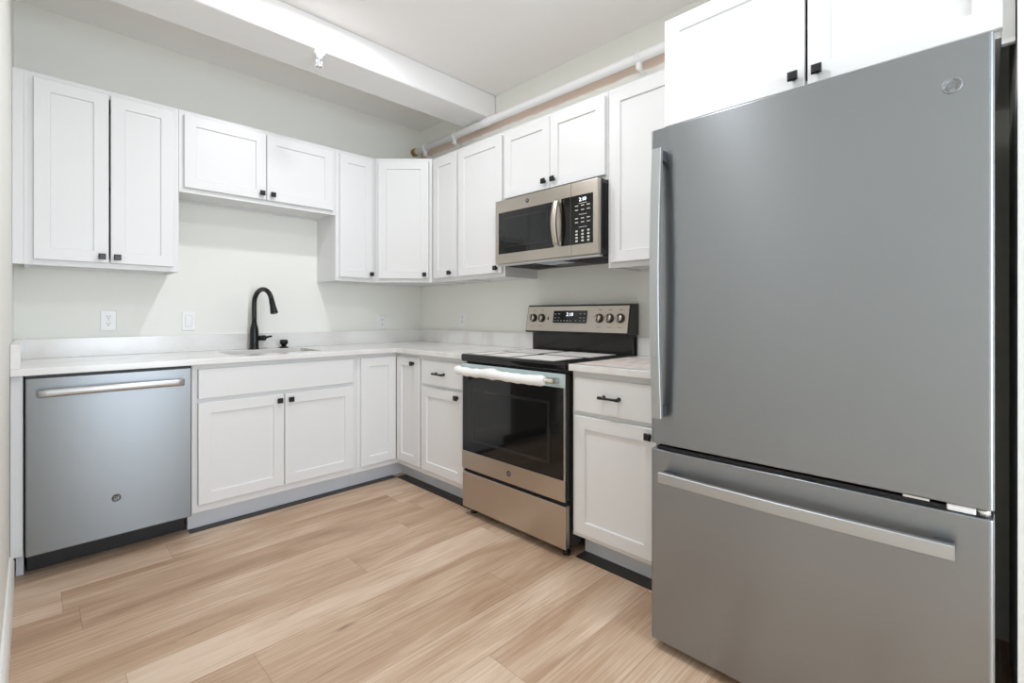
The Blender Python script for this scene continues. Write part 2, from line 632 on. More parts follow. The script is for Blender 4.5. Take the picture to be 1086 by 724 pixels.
def knob(parent, x, z):
    """square black knob on a short stem, on the face at y = -DT"""
    bm = NB()
    tube(bm, [(x, -DT, z), (x, -DT - 0.003, z)], 0.010, 14)
    tube(bm, [(x, -DT - 0.003, z), (x, -DT - 0.014, z)], 0.006, 12)
    s = 0.0145
    y0, y1 = -DT - 0.013, -DT - 0.027
    pr = [(s * .8, y0), (s, y0 - .003), (s, y1 + .004), (s * .82, y1)]
    rings = [[bm.verts.new((x + sx * q, y, z + sz * q)) for sx, sz in ((-1, -1), (1, -1), (1, 1), (-1, 1))] for q, y in pr]
    bm.faces.new(rings[0]); bm.faces.new(rings[-1])
    for a, b in zip(rings, rings[1:]):
        for k in range(4):
            bm.faces.new((a[k], a[(k + 1) % 4], b[(k + 1) % 4], b[k]))
    o = obj('knob', bm, M['black'], parent, bevel=0.0012)
    o['label'] = 'square black knob'
    return o


def pull(parent, x, z, length=0.105):
    bm = NB()
    for s in (-1, 1):
        tube(bm, [(x + s * length * .36, -DT, z), (x + s * length * .36, -DT - 0.004, z)], 0.009, 12)
        tube(bm, [(x + s * length * .36, -DT - .004, z), (x + s * length * .36, -DT - 0.022, z)], 0.0055, 12)
    pts = [(x - length / 2, -DT - .026, z), (x - length * .40, -DT - .027, z), (x - length * .2, -DT - .029, z), (x, -DT - .0295, z),
           (x + length * .2, -DT - .029, z), (x + length * .40, -DT - .027, z), (x + length / 2, -DT - .026, z)]
    tube(bm, pts, [.0075, .0075, .0058, .0056, .0058, .0075, .0075], 14)
    o = obj('pull', bm, M['black'], parent)
    o['label'] = 'black bar pull'
    return o


def front_panel(parent, kind, x0, x1, z0, z1, y, knob_at=None, pull_at=None, rotz=0.0, origin=None):
    """door or drawer front; coordinates are those of the cabinet; knob_at is (x, z) there too"""
    w, h = x1 - x0, z1 - z0
    bm = shaker_mesh(w, h) if kind == 'door' else slab_mesh(w, h)
    loc = origin if origin is not None else (x0, y, z0)
    d = obj(kind, bm, M['cab'], parent, loc=loc, rotz=rotz)
    if knob_at:
        knob(d, knob_at[0] - x0, knob_at[1] - z0)
    if pull_at:
        pull(d, pull_at[0] - x0, pull_at[1] - z0)
    return d


def face_frame(parent, w, d, z0, z1, sl, sr, top, bot, mids=(), x0=0.0, stiles=()):
    bm = NB()
    xs = [x0, x0 + sl]
    for (a, b) in stiles:
        xs += [a, b]
    xs += [w - sr, w]
    zs = [z0, z0 + bot]
    for a, b in mids:
        zs += [a, b]
    zs += [z1 - top, z1]

    def solid(x, z):
        if x < x0 + sl or x > w - sr or z < z0 + bot or z > z1 - top:
            return True
        return any(a < z < b for a, b in mids) or any(a < x < b for a, b in stiles)
    cells(bm, xs, zs, 0.0, 0.019, solid)
    # x, y(z) slab -> stand it up: (x, z, t) -> (x, -d + t, z)
    for v in bm.verts:
        x, zz, t = v.co
        v.co = (x, -d + t, zz)
    return obj('face_frame', bm, M['cab'], parent)


def wall_cabinet(label, loc, rotz, w, d, h, doors, frame, name='wall_cabinet', filler=0.0, fillright=0.0, fill_drop=0.0):
    """doors: (x0, x1, z0, z1, knob x, knob z); frame: sl, sr, top, bot; z from the cabinet's bottom"""
    t = thing(name, label, 'cabinet', loc, rotz)
    th = 0.016
    yb, yf = -0.001, -d + 0.019
    bm = NB()
    x0, x1 = filler + 0.0008, w - fillright - 0.0008
    box(bm, x0, x0 + th, yb, yf, 0, h)
    box(bm, x1 - th, x1, yb, yf, 0, h)
    box(bm, x0 + th, x1 - th, yb, yf, h - th, h)
    box(bm, x0 + th, x1 - th, yb, yf, 0.012, 0.012 + th)
    box(bm, x0 + th, x1 - th, yb, yb - 0.008, 0.012 + th, h - th)
    box(bm, x0 + th, x1 - th, yb - 0.001, yb - 0.019, 0.002, 0.0118)      # hanging rail under the floor
    obj('body', bm, M['cab'], t)
    # shelf board inside
    obj('shelf', bxm(x0 + th + .001, x1 - th - .001, yb - .012, yf + .01, h * .5, h * .5 + .015), M['cabin'], t)
    face_frame(t, x1, d, 0.0, h, frame[0], frame[1], frame[2], frame[3], x0=x0)
    if filler:
        obj('filler_strip', bxm(0.0012, filler, -d, -d + 0.019, 0, h), M['cab'], t)
    if fillright:
        obj('filler_strip', bxm(w - fillright + 0.0002, w - 0.0012, -d, -d + 0.019, -fill_drop, h), M['cab'], t)
    for (a, b, z0, z1, kx, kz) in doors:
        front_panel(t, 'door', a, b, z0, z1, -d - 0.0008, (kx, kz) if kx is not None else None)
    return t


UZ0, UZ1 = 1.384, 2.301
UH = UZ1 - UZ0
SZ0 = 1.838
SH = UZ1 - SZ0
R90 = -PI / 2

# back wall, left to right
wx = -2.474
wall_cabinet('tall two-door white wall cabinet against the left wall', (L, 0, UZ0), 0, -1.826 - L, 0.305, UH,
             [(-2.403 - L, -2.1295 - L, 0.026, UH - 0.026, -2.157 - L, 0.056),
              (-2.1215 - L, -1.852 - L, 0.026, UH - 0.026, -2.096 - L, 0.056)],
             (0.045, 0.038, 0.045, 0.045), filler=0.038)
wx = -1.826
wall_cabinet('short two-door white wall cabinet above the sink', (wx, 0, SZ0), 0, 0.910, 0.305, SH,
             [(-1.803 - wx, -1.3725 - wx, 0.026, SH - 0.026, -1.399 - wx, 0.062),
              (-1.3685 - wx, -0.940 - wx, 0.026, SH - 0.026, -1.336 - wx, 0.062)], (0.038, 0.038, 0.045, 0.045))
wx = -0.916
wall_cabinet('narrow white wall cabinet between the over-sink cabinet and the diagonal corner cabinet', (wx, 0, UZ0), 0, 0.3055, 0.305, UH,
             [(-0.891 - wx, -0.642 - wx, 0.026, UH - 0.026, -0.657 - wx + .0, 0.056)], (0.038, 0.038, 0.045, 0.045))

# diagonal corner cabinet: front runs from (-.61,-.305) to (-.305,-.61)
ct = thing('corner_wall_cabinet', 'white diagonal wall cabinet filling the corner of the room', 'cabinet', (-0.61, -0.305, UZ0), -PI / 4)
Rinv = Matrix.Rotation(PI / 4, 3, 'Z')


def to_diag(x, y):
    v = Rinv @ Vector((x + 0.61, y + 0.305, 0))
    return (v.x, v.y)


def diag_ring(o, k):
    c = [(-0.001 - k, -0.001 - k), (-0.6092 + k, -0.001 - k), (-0.6092 + k, -0.305 + .008 + k * .4), (-0.305 + .008 + k * .4, -0.6092 + k), (-0.001 - k, -0.6092 + k)]
    return [to_diag(*p) for p in c]


bm = NB()
outer, inner = diag_ring(0, 0), diag_ring(0, 0.016)
ob = [bm.verts.new((x, y, 0)) for x, y in outer]
ot = [bm.verts.new((x, y, UH)) for x, y in outer]
ib = [bm.verts.new((x, y, 0)) for x, y in inner]
iu = [bm.verts.new((x, y, 0.012)) for x, y in inner]
bm.faces.new(ot)
bm.faces.new(iu)
for i in range(5):
    j = (i + 1) % 5
    bm.faces.new((ob[i], ob[j], ot[j], ot[i]))
    bm.faces.new((ob[i], ib[i], ib[j], ob[j]))
    bm.faces.new((ib[i], iu[i], iu[j], ib[j]))
obj('body', bm, M['cab'], ct)
DW_ = 0.4313
face_frame(ct, DW_ - 0.006, 0.019 - 0.011, 0.0, UH, 0.045, 0.045, 0.045, 0.045, x0=0.006).location = (0, -0.0, 0)
front_panel(ct, 'door', 0.030, DW_ - 0.030, 0.026, UH - 0.026, -0.0095, (DW_ - 0.030 - 0.028, 0.056))

# right wall, from the corner towards the camera; local x = -(world y) - start
def right_cab(label, ys, ye, z0, h, doors, frame, d=0.305, name='wall_cabinet', **kw):
    return wall_cabinet(label, (0, ys, z0), R90, ys - ye, d, h,
                        [((ys - a), (ys - b), c, e, (ys - k) if k is not None else None, kz) for a, b, c, e, k, kz in doors], frame, name, **kw)


right_cab('narrow white wall cabinet just right of the diagonal corner cabinet', -0.6105, -0.917, UZ0, UH,
          [(-0.636, -0.902, 0.026, UH - 0.026, -0.842, 0.056)], (0.038, 0.030, 0.045, 0.045))
right_cab('single-door white wall cabinet directly left of the microwave', -0.917, -1.376, UZ0, UH,
          [(-0.930, -1.362, 0.026, UH - 0.026, -1.318, 0.056)], (0.030, 0.030, 0.045, 0.045))
right_cab('short two-door white wall cabinet directly above the microwave', -1.376, -2.140, 1.845, UZ1 - 1.845,
          [(-1.386, -1.7565, 0.022, UZ1 - 1.845 - 0.026, -1.722, 0.066), (-1.7605, -2.130, 0.022, UZ1 - 1.845 - 0.026, -1.790, 0.066)], (0.030, 0.030, 0.045, 0.040))
right_cab('single-door white wall cabinet between the microwave and the refrigerator', -2.140, -2.600, UZ0, UH,
          [(-2.163, -2.577, 0.026, UH - 0.026, -2.550, 0.056)], (0.038, 0.038, 0.045, 0.045))
FZ0, FH = 1.864, UZ1 - 1.864
right_cab('deep two-door white cabinet above the refrigerator', -2.622, -3.580, FZ0, FH,
          [(-2.627, -3.1095, 0.018, FH - 0.004, -3.080, 0.053), (-3.1185, -3.556, 0.018, FH - 0.004, -3.147, 0.053)],
          (0.030, 0.030, 0.045, 0.040), d=0.630, name='refrigerator_wall_cabinet', fillright=0.026, fill_drop=0.018)

# ------------------------------------------------------------------ base cabinets
BZ0, BZ1 = 0.114, 0.883
BD = 0.612


def base_cabinet(label, loc, rotz, w, fronts, frame, mids=(), name='base_cabinet', wide_right=0.0):
    t = thing(name, label, 'cabinet', loc, rotz)
    th = 0.016
    x0, x1 = 0.0008, w - 0.0008
    yb, yf = -0.004, -BD + 0.019
    bm = NB()
    for xa in (x0, x1 - th):
        side_prism(bm, [(yb, 0.0), (-BD + 0.107, 0.0), (-BD + 0.107, BZ0), (yf, BZ0), (yf, BZ1), (yb, BZ1)], xa, xa + th)
    box(bm, x0 + th, x1 - th, yb, yf, BZ0, BZ0 + th)
    box(bm, x0 + th, x1 - th, yb, yb - 0.008, BZ0 + th, BZ1)
    obj('body', bm, M['cab'], t)
    obj('toe_kick', bxm(x0, x1, -BD + 0.1065, -BD + 0.094, 0.0, BZ0 - .001), M['toe'], t)
    face_frame(t, x1, BD, BZ0, BZ1, frame[0], frame[1], frame[2], frame[3], mids, x0=x0)
    for (kind, a, b, z0, z1, k, p) in fronts:
        front_panel(t, kind, a, b, z0, z1, -BD - 0.0008, k, p)
    return t


# end filler left of the dishwasher
t = thing('filler_panel', 'narrow white filler panel between the left wall and the dishwasher', 'panel', (L, 0, 0))
bm = NB()
box(bm, 0.0012, 0.040, -0.595, -BD - 0.002, BZ0, BZ1)
box(bm, 0.024, 0.040, -0.004, -0.595, BZ0, BZ1)
obj('stile', bm, M['cab'], t, bevel=0.003)
obj('toe_kick', bxm(0.0165, 0.040, -0.004, -0.518, 0.0, BZ0 - .001), M['toe'], t)

sx = -1.8265
base_cabinet('white sink base cabinet with two doors and a plain false drawer front', (sx, 0, 0), 0, 0.911,
             [('drawer_front', -1.800 - sx, -0.945 - sx, 0.706, 0.860, None, None),
              ('door', -1.800 - sx, -1.3735 - sx, 0.156, 0.684, (-1.402 - sx, 0.650), None),
              ('door', -1.3695 - sx, -0.945 - sx, 0.156, 0.684, (-1.339 - sx, 0.650), None)],
             (0.045, 0.038, 0.040, 0.060), ((0.672, 0.718),), 'sink_base_cabinet')

# corner base: L-shaped, two doors that meet in the inside corner
t = thing('corner_base_cabinet', 'white corner base cabinet with two narrow doors meeting in the inside corner', 'cabinet', (0, 0, 0))
a_, f_, e_ = -0.9150, -BD, -0.9165
bm = NB()
prism(bm, [(-0.004, -0.004), (a_, -0.004), (a_, f_), (f_, f_), (f_, e_), (-0.004, e_)], BZ0, BZ1)
obj('body', bm, M['cab'], t)
kx = -BD + 0.094
bm = NB()
prism(bm, [(-0.004, -0.004), (a_, -0.004), (a_, kx), (kx, kx), (kx, e_), (-0.004, e_)], 0.0, BZ0 - 0.001)
obj('toe_kick', bm, M['toe'], t)
front_panel(t, 'door', -0.892, -0.6345, 0.150, 0.860, -BD - .0008)
db = front_panel(t, 'door', 0.0, 0.267, 0.150, 0.860, 0, rotz=R90, origin=(-BD - .0008, -0.638, 0.150))
knob(db, 0.205, 0.672)

def right_base(label, ys, ye, fronts, frame, mids=(), name='base_cabinet'):
    return base_cabinet(label, (0, ys, 0), R90, ys - ye,
                        [(k, ys - a, ys - b, z0, z1, (ys - kn[0], kn[1]) if kn else None, (ys - pl[0], pl[1]) if pl else None)
                         for k, a, b, z0, z1, kn, pl in fronts], frame, mids, name)


right_base('white drawer base cabinet directly left of the range', -0.917, -1.376,
           [('drawer_front', -0.934, -1.362, 0.702, 0.854, None, (-1.137, 0.777)),
            ('door', -0.934, -1.362, 0.148, 0.682, (-1.307, 0.651), None)], (0.030, 0.030, 0.045, 0.050), ((0.672, 0.712),))
right_base('white drawer base cabinet between the range and the refrigerator', -2.147, -2.606,
           [('drawer_front', -2.170, -2.583, 0.700, 0.856, None, (-2.371, 0.780)),
            ('door', -2.170, -2.583, 0.138, 0.680, (-2.552, 0.648), None)], (0.035, 0.035, 0.040, 0.045), ((0.670, 0.710),))

# dark strips laid on the floor to deepen the shade under the toe kicks
struct('trim_shade_2', bxm(-1.826, -0.597, -0.5195, -0.578, 0.0002, 0.0025), M['toe_shade'], 'dark strip painting the shade on the floor along the sink cabinet toe kick')
struct('trim_shade_3', bxm(-0.5195, -0.5955, -0.5785, -1.376, 0.0002, 0.0025), M['toe_shade'], 'dark strip painting the shade on the floor along the toe kick left of the range')
struct('trim_shade_4', bxm(-0.5065, -0.5955, -2.148, -2.69, 0.0002, 0.0025), M['toe_shade'], 'dark strip painting the shade on the floor along the toe kick right of the range')
# ------------------------------------------------------------------ countertops
CZ0, CZ1 = 0.8845, 0.915
CF = -0.648
SX0, SX1, SY0, SY1 = -1.605, -1.085, -0.500, -0.125
RY = -1.377
ctp = thing('countertop', 'white L-shaped quartz countertop with the sink', 'countertop', (0, 0, 0))
bm = NB()
cells(bm, [L + .0012, SX0, SX1, CF, -0.0012], [RY + .0008, CF, SY0, SY1, -0.0012], CZ0, CZ1,
      lambda x, y: (y > CF or x > CF) and not (SX0 < x < SX1 and SY0 < y < SY1))
obj('slab', bm, M['quartz'], ctp, bevel=0.002)
obj('backsplash', bxm(L + .0012, -0.0012, -0.0012, -0.021, CZ1 + .0003, CZ1 + 0.103), M['quartz'], ctp, bevel=0.0015)
obj('backsplash', bxm(-0.0012, -0.021, -0.0215, RY + .0008, CZ1 + .0003, CZ1 + 0.103), M['quartz'], ctp, bevel=0.0015)
obj('side_splash', bxm(L + .0012, L + 0.0315, -0.0215, CF + .004, CZ1 + .0003, CZ1 + 0.103), M['quartz'], ctp, bevel=0.0015)
ctr = thing('countertop', 'short white quartz countertop between the range and the refrigerator', 'countertop', (0, 0, 0))
obj('slab', bxm(CF, -0.0012, -2.1465, -2.640, CZ0, CZ1), M['quartz'], ctr, bevel=0.002)
obj('backsplash', bxm(-0.0012, -0.021, -2.1465, -2.640, CZ1 + .0003, CZ1 + 0.103), M['quartz'], ctr, bevel=0.0015)

# sink
t = thing('sink', 'undermount steel sink set in the countertop below the black faucet', 'sink', (0, 0, 0))
bm = NB()
g = 0.006
rings = []
for (k, z) in ((0.012, CZ0 - .0006), (-0.004, CZ0 - .0006), (-0.006, CZ0 - .02), (-0.012, CZ0 - .18), (-0.035, CZ0 - .205)):
    ring = []
    for cx_, cy_, a0 in ((SX1 + k - .03, SY1 + k - .03, 0), (SX0 - k + .03, SY1 + k - .03, PI / 2), (SX0 - k + .03, SY0 - k + .03, PI), (SX1 + k - .03, SY0 - k + .03, 1.5 * PI)):
        for q in range(5):
            a = a0 + q * PI / 8
            ring.append(bm.verts.new((cx_ + .03 * math.cos(a), cy_ + .03 * math.sin(a), z)))
    rings.append(ring)
for a, b in zip(rings, rings[1:]):
    for k in range(len(a)):
        f = bm.faces.new((a[k], a[(k + 1) % len(a)], b[(k + 1) % len(a)], b[k]))
        f.smooth = True
bm.faces.new(rings[-1])
bo = obj('basin', bm, M['sinksteel'], t)
sol = bo.modifiers.new('thickness', 'SOLIDIFY'); sol.thickness = 0.0015; sol.offset = -1
bm = NB()
lathe(bm, [(0.043, 0.0), (0.043, 0.003), (0.036, 0.004), (0.030, 0.001), (0.002, 0.001)], 'z', ((SX0 + SX1) / 2, (SY0 + SY1) / 2, CZ0 - .2045))
obj('drain', bm, M['chrome'], t)

# faucet
t = thing('faucet', 'tall black gooseneck kitchen faucet behind the sink', 'faucet', (-1.367, -0.075, CZ1 + 0.0006))
bm = NB()
lathe(bm, [(0.031, 0.0), (0.031, 0.006), (0.0275, 0.010), (0.0265, 0.060), (0.0265, 0.120), (0.024, 0.140), (0.0175, 0.165), (0.0155, 0.178), (0.014, 0.182)])
obj('body', bm, M['blackmetal'], t)
ang = math.radians(-72)
dx_, dy_ = math.cos(ang), math.sin(ang)
pts, rad = [], []
for z in (0.178, 0.22, 0.27, 0.30):
    pts.append((0, 0, z - 0.008)); rad.append(0.0152)
R_ = 0.088
for k in range(1, 15):
    a = PI - k * PI / 14 * 0.93
    pts.append(((R_ + R_ * math.cos(a)) * dx_, (R_ + R_ * math.cos(a)) * dy_, 0.302 + R_ * 1.06 * math.sin(a)))
    rad.append(0.0152)
obj('spout', tube(NB(), pts, rad, 18), M['blackmetal'], t)
e0 = Vector(pts[-1])
dr = (Vector(pts[-1]) - Vector(pts[-2])).normalized()
hd = [e0 - dr * .002, e0 + dr * 0.010, e0 + dr * 0.03, e0 + dr * 0.075, e0 + dr * 0.088, e0 + dr * 0.09]
sp = obj('spray_head', tube(NB(), hd, [0.0160, 0.0170, 0.0175, 0.0220, 0.0235, 0.020], 18), M['blackmetal'], t)
bb = e0 + dr * 0.045
obj('spray_button', tube(NB(), [bb + Vector((dx_ * .016, dy_ * .016, .014)), bb + Vector((dx_ * .022, dy_ * .022, -.016))], 0.006, 10), M['black'], sp)
bm = NB()
lathe(bm, [(0.0165, 0.020), (0.0165, 0.050), (0.019, 0.053), (0.019, 0.068), (0.015, 0.072), (0.010, 0.073)], 'x', (0, 0, 0.072), 18)
hb = obj('handle_hub', bm, M['blackmetal'], t)
obj('lever', tube(NB(), [(0.066, 0, 0.074), (0.080, -0.006, 0.078), (0.105, -0.02, 0.084)], [0.009, 0.008, 0.006], 12), M['blackmetal'], hb)

# soap dispenser cap
t = thing('air_gap_cap', 'small black cap on the countertop right of the faucet', 'fixture', (-1.180, -0.080, CZ1 + 0.0006))
bm = NB()
lathe(bm, [(0.031, 0.0), (0.031, 0.005), (0.016, 0.011), (0.015, 0.019)])
obj('base', bm, M['blackmetal'], t)
bm = NB()
lathe(bm, [(0.015, 0.019), (0.024, 0.026), (0.026, 0.030), (0.026, 0.052), (0.021, 0.056), (0.002, 0.057)])
obj('cap', bm, M['blackmetal'], t)

# ------------------------------------------------------------------ dishwasher
t = thing('dishwasher', 'stainless steel dishwasher under the left end of the countertop', 'dishwasher', (-2.4315, 0, 0))
DWW = 0.603
obj('tub', bxm(0.004, DWW - .004, -0.03, -0.605, 0.109, 0.872), M['darkgap'], t)
obj('door', bxm(0.003, DWW - 0.003, -0.606, -0.640, 0.112, 0.872), M['steel_dw'], t, bevel=0.004, segs=3)
obj('control_strip', bxm(0.003, DWW - .003, -0.580, -0.632, 0.8725, 0.8835), M['blackplastic'], t)
bm = NB()
box(bm, 0.006, DWW - .006, -0.46, -0.500, 0.0, 0.108)
box(bm, 0.006, DWW - .006, -0.500, -0.506, 0.070, 0.100)
obj('kick_plate', bm, M['blackplastic'], t, bevel=0.002)
bm = NB()          # bowed bar handle
n = 18
rr = []
for i in range(n + 1):
    s = i / n
    x = 0.040 + s * (DWW - 0.080)
    y = -0.640 - 0.030 - 0.020 * math.sin(s * PI)
    z = 0.806 + 0.004 * math.sin(s * PI)
    rr.append([bm.verts.new((x, y + a, z + b)) for a, b in ((0.007, -0.0155), (-0.004, -0.0165), (-0.0085, -0.010), (-0.0095, 0.0), (-0.0085, 0.010), (-0.004, 0.0165), (0.007, 0.0155))])
for a, b in zip(rr, rr[1:]):
    for k in range(7):
        bm.faces.new((a[k], a[(k + 1) % 7], b[(k + 1) % 7], b[k]))
bm.faces.new(rr[0]); bm.faces.new(rr[-1])
h = obj('handle', bm, M['barlight'], t, smooth=True)
for x in (0.046, DWW - 0.056):
    obj('handle_bracket', bxm(x, x + .010, -0.6395, -0.672, 0.794, 0.818), M['case'], h)
emblem(t, 0.302, -0.640, 0.288, 0.0175)

# ------------------------------------------------------------------ range (faces -x): local x from its left side, y = 0 at the wall
RW = 0.762
t = thing('range', 'stainless electric range with black glass cooktop and oven door', 'stove', (0, -1.3795, 0), R90)
W_ = RW - 0.003
bm = NB()
box(bm, 0.002, W_ - 0.002, -0.045, -0.622, 0.045, 0.872)
obj('body', bm, M['enamel'], t, bevel=0.002)
for x, y in ((0.04, -0.60), (W_ - .04, -0.60), (0.04, -0.08), (W_ - .04, -0.08)):
    bm = NB()
    lathe(bm, [(0.020, 0.0), (0.020, 0.012), (0.010, 0.014), (0.010, 0.046)], 'z', (x, y, 0.0), 14)
    obj('foot', bm, M['blackplastic'], t)
# cooktop
bm = NB()
side_prism(bm, [(-0.055, 0.8735), (-0.640, 0.8735), (-0.660, 0.880), (-0.665, 0.905), (-0.660, 0.917), (-0.655, 0.920), (-0.055, 0.920)], 0.0005, W_ - 0.0005)
ck = obj('cooktop', bm, M['glass'], t, bevel=0.0015)
# oven door: glass panel, steel band, handle
od = obj('oven_door', bxm(0.003, W_ - .003, -0.624, -0.652, 0.270, 0.866), M['enamel'], t, bevel=0.002)
obj('door_glass', bxm(0.010, W_ - .010, -0.6505, -0.6600, 0.368, 0.800), M['glass'], od, bevel=0.002)
bm = NB()
cells(bm, [0.095, 0.110, W_ - .110, W_ - .095], [0.430, 0.445, 0.715, 0.730], 0, 0.0006, lambda x, z: not (0.110 < x < W_ - .110 and 0.445 < z < 0.715))
for v in bm.verts:
    x, z, tt = v.co
    v.co = (x, -0.6604 - tt, z)
obj('window_border', bm, M['glassdim'], od)
obj('door_band', bxm(0.003, W_ - .003, -0.6525, -0.6605, 0.268, 0.3675), M['steel_warm'], od, bevel=0.002)
obj('door_top_trim', bxm(0.003, W_ - .003, -0.6525, -0.6605, 0.8005, 0.866), M['film'], od, bevel=0.002)
for xa in (0.003, W_ - 0.0095):
    obj('door_edge_trim', bxm(xa, xa + 0.0065, -0.6525, -0.6605, 0.3676, 0.800), M['handle'], od)
# handle with its white foam wrap
hz, hy = 0.836, -0.708
hd = obj('handle', tube(NB(), [(0.030, hy, hz), (W_ - .030, hy, hz)], 0.0125, 18), M['steel_warm'], od)
for x in (0.045, W_ - .045):
    obj('handle_bracket', bxm(x - .012, x + .012, -0.660, hy + .004, hz - .012, hz + .012), M['handle'], od, bevel=0.003)
bm = NB()
pts, rad = [], []
random.seed(3)
for i in range(27):
    s = i / 26
    x = 0.008 + s * (W_ - 0.086)
    sag = -0.007 * math.sin(min(1, s / .42) * PI) if s < .42 else -0.006 * math.sin((s - .42) / .58 * PI)
    pts.append((x, hy - 0.002, hz - 0.002 + sag))
    r = 0.0240 + 0.0018 * math.sin(i * 2.1) + 0.001 * random.uniform(-1, 1)
    if i in (11, 12):
        r += 0.006
    if i in (0, 26):
        r -= 0.006
    if i >= 23:
        r += 0.002
    rad.append(r)
fw = obj('handle_wrap', tube(bm, pts, rad, 18), M['foam'], od)
fw['label'] = 'white foam wrapped round the oven handle'
emblem(od, 0.385, -0.6605, 0.318, 0.0150)
# warming drawer
obj('drawer', bxm(0.003, W_ - .003, -0.622, -0.656, 0.045, 0.247), M['steel_warm'], t, bevel=0.004, segs=3)
obj('vent_gap', bxm(0.006, W_ - .006, -0.615, -0.640, 0.2475, 0.2685), M['darkgap'], t)
# back guard
bm = NB()
side_prism(bm, [(-0.012, 0.8735), (-0.052, 0.8735), (-0.066, 0.935), (-0.066, 1.030), (-0.012, 1.030)], 0.012, W_ - .004)
obj('back_guard', bm, M['enamel'], t, bevel=0.002)
bm = NB()
side_prism(bm, [(-0.012, 1.0305), (-0.115, 1.0305), (-0.120, 1.036), (-0.090, 1.200), (-0.080, 1.206), (-0.012, 1.206)], -0.004, W_ + .006)
cp = obj('control_housing', bm, M['enamel'], t, bevel=0.003)
tilt = math.atan2(0.030, 0.164)
# local frame of the tilted steel face: origin lower left, x along, z up the slope
bm = NB()
PW_, PH_ = W_ - .004, 0.156
cpn = obj('control_panel', box(bm, 0, PW_, 0.003, -0.003, 0, PH_), M['steel_warm'], t, bevel=0.0015)
cpn.location = (0.003, -0.1195, 1.042)
cpn.rotation_euler = (-tilt, 0, 0)
dsp = obj('display', bxm(0.222, 0.478, -0.003, -0.006, 0.052, 0.128), M['glass'], cpn, bevel=0.002)
text_obj('display_digits', '2:18', 0.030, M['digits'], dsp, (0.350, -0.0062, 0.104), 0.0002)
def legend(name, marks, mat, parent):
    bm = NB()
    for m_ in marks:
        box(bm, *m_)
    return obj(name, bm, mat, parent)


for x in (0.240, 0.268, 0.432, 0.459):
    for z in (0.084, 0.108):
        legend('display_mark', [(x - .006, x + .006, -0.006, -0.0063, z - .0015, z + .0015)], M['legend'], dsp)
for x in (0.24, 0.264, 0.288, 0.312, 0.336, 0.36, 0.40, 0.43, 0.46):
    legend('display_mark', [(x - .005, x + .005, -0.006, -0.0063, 0.064, 0.068)], M['legend'], dsp)
for x in (0.055, 0.125, 0.565, 0.635, 0.705):
    bm = NB()
    for i in range(11):
        a = math.radians(-130 + i * 26)
        cx_, cz_ = x + .030 * math.sin(a), 0.082 + .030 * math.cos(a)
        box(bm, cx_ - .0012, cx_ + .0012, -0.003, -0.0033, cz_ - .0022, cz_ + .0022)
    obj('knob_caption', bxm(x - .012, x + .012, -0.003, -0.0033, 0.130, 0.133), M['legenddark'], cpn)
    obj('knob_caption', bxm(x - .014, x + .014, -0.003, -0.0033, 0.030, 0.032), M['legenddark'], cpn)
    obj('knob_legend', bm, M['legenddark'], cpn)
bm = NB()
lathe(bm, [(0.006, 0), (0.006, -0.0012), (0.0005, -0.0014)], 'y', (0.180, -0.003, 0.076), 12)
box(bm, 0.1765, 0.1835, -0.003, -0.0042, 0.076, 0.092)
obj('lock_icon', bm, M['blackplastic'], cpn)
for x in (0.055, 0.125, 0.565, 0.635, 0.705):
    bm = NB()
    lathe(bm, [(0.0265, -0.003), (0.0265, -0.006), (0.0245, -0.008)], 'y', (x, 0, 0.082), 24)
    rg_ = obj('knob', bm, M['blackplastic'], cpn)
    bm = NB()
    lathe(bm, [(0.0205, -0.007), (0.0200, -0.024), (0.0180, -0.027), (0.001, -0.0272)], 'y', (x, 0, 0.082), 24)
    kf = obj('knob', bm, M['steel_warm'], cpn)
    box_ = bxm(x - .0035, x + .0035, -0.027, -0.0300, 0.064, 0.101)
    obj('knob_grip', box_, M['blackplastic'], cpn, bevel=0.001)

# paper sheets on the cooktop and one printed sheet across the gap to the counter
def sheet(label, x0, x1, y0, y1, z, mat, skew=0.0):
    bm = NB()
    nx = 8
    top, bot = [], []
    for i in range(nx + 1):
        x = x0 + (x1 - x0) * i / nx
        w = 0.0008 * (1 + math.sin(i * 1.3)) * .6
        top.append([bm.verts.new((x, y0 + skew * i / nx, z + .0010 + w)), bm.verts.new((x, y1 + skew * i / nx, z + .0010 + w))])
        bot.append([bm.verts.new((x, y0 + skew * i / nx, z + .0003)), bm.verts.new((x, y1 + skew * i / nx, z + .0003))])
    for i in range(nx):
        bm.faces.new((top[i][0], top[i + 1][0], top[i + 1][1], top[i][1]))
        bm.faces.new((bot[i][1], bot[i + 1][1], bot[i + 1][0], bot[i][0]))
        for k in (0, 1):
            bm.faces.new((top[i][k], bot[i][k], bot[i + 1][k], top[i + 1][k]))
    for i in (0, nx):
        bm.faces.new((top[i][0], top[i][1], bot[i][1], bot[i][0]))
    o = obj('paper_sheet', bm, mat)
    return tag(o, label, 'paper', 'loose paper sheets on and beside the range')


CT = 0.9202
sheet('white paper sheet at the left front corner of the cooktop', -0.635, -0.395, -1.435, -1.520, CT, M['paper'])
sheet('white paper sheet at the left rear of the cooktop', -0.360, -0.110, -1.440, -1.700, CT, M['paper'])
sheet('white paper sheet second from the left along the front of the cooktop', -0.635, -0.395, -1.550, -1.735, CT, M['paper'])
sheet('white paper sheet along the front of the cooktop, right of its middle', -0.635, -0.395, -1.775, -2.045, CT, M['paper'])
sheet('white paper sheet at the right rear of the cooktop', -0.355, -0.110, -1.740, -2.060, CT, M['paper'])
sheet('pinkish printed paper sheet on the short countertop right of the range', -0.600, -0.170, -2.165, -2.600, 0.9152, M['paperpink'], 0.0)
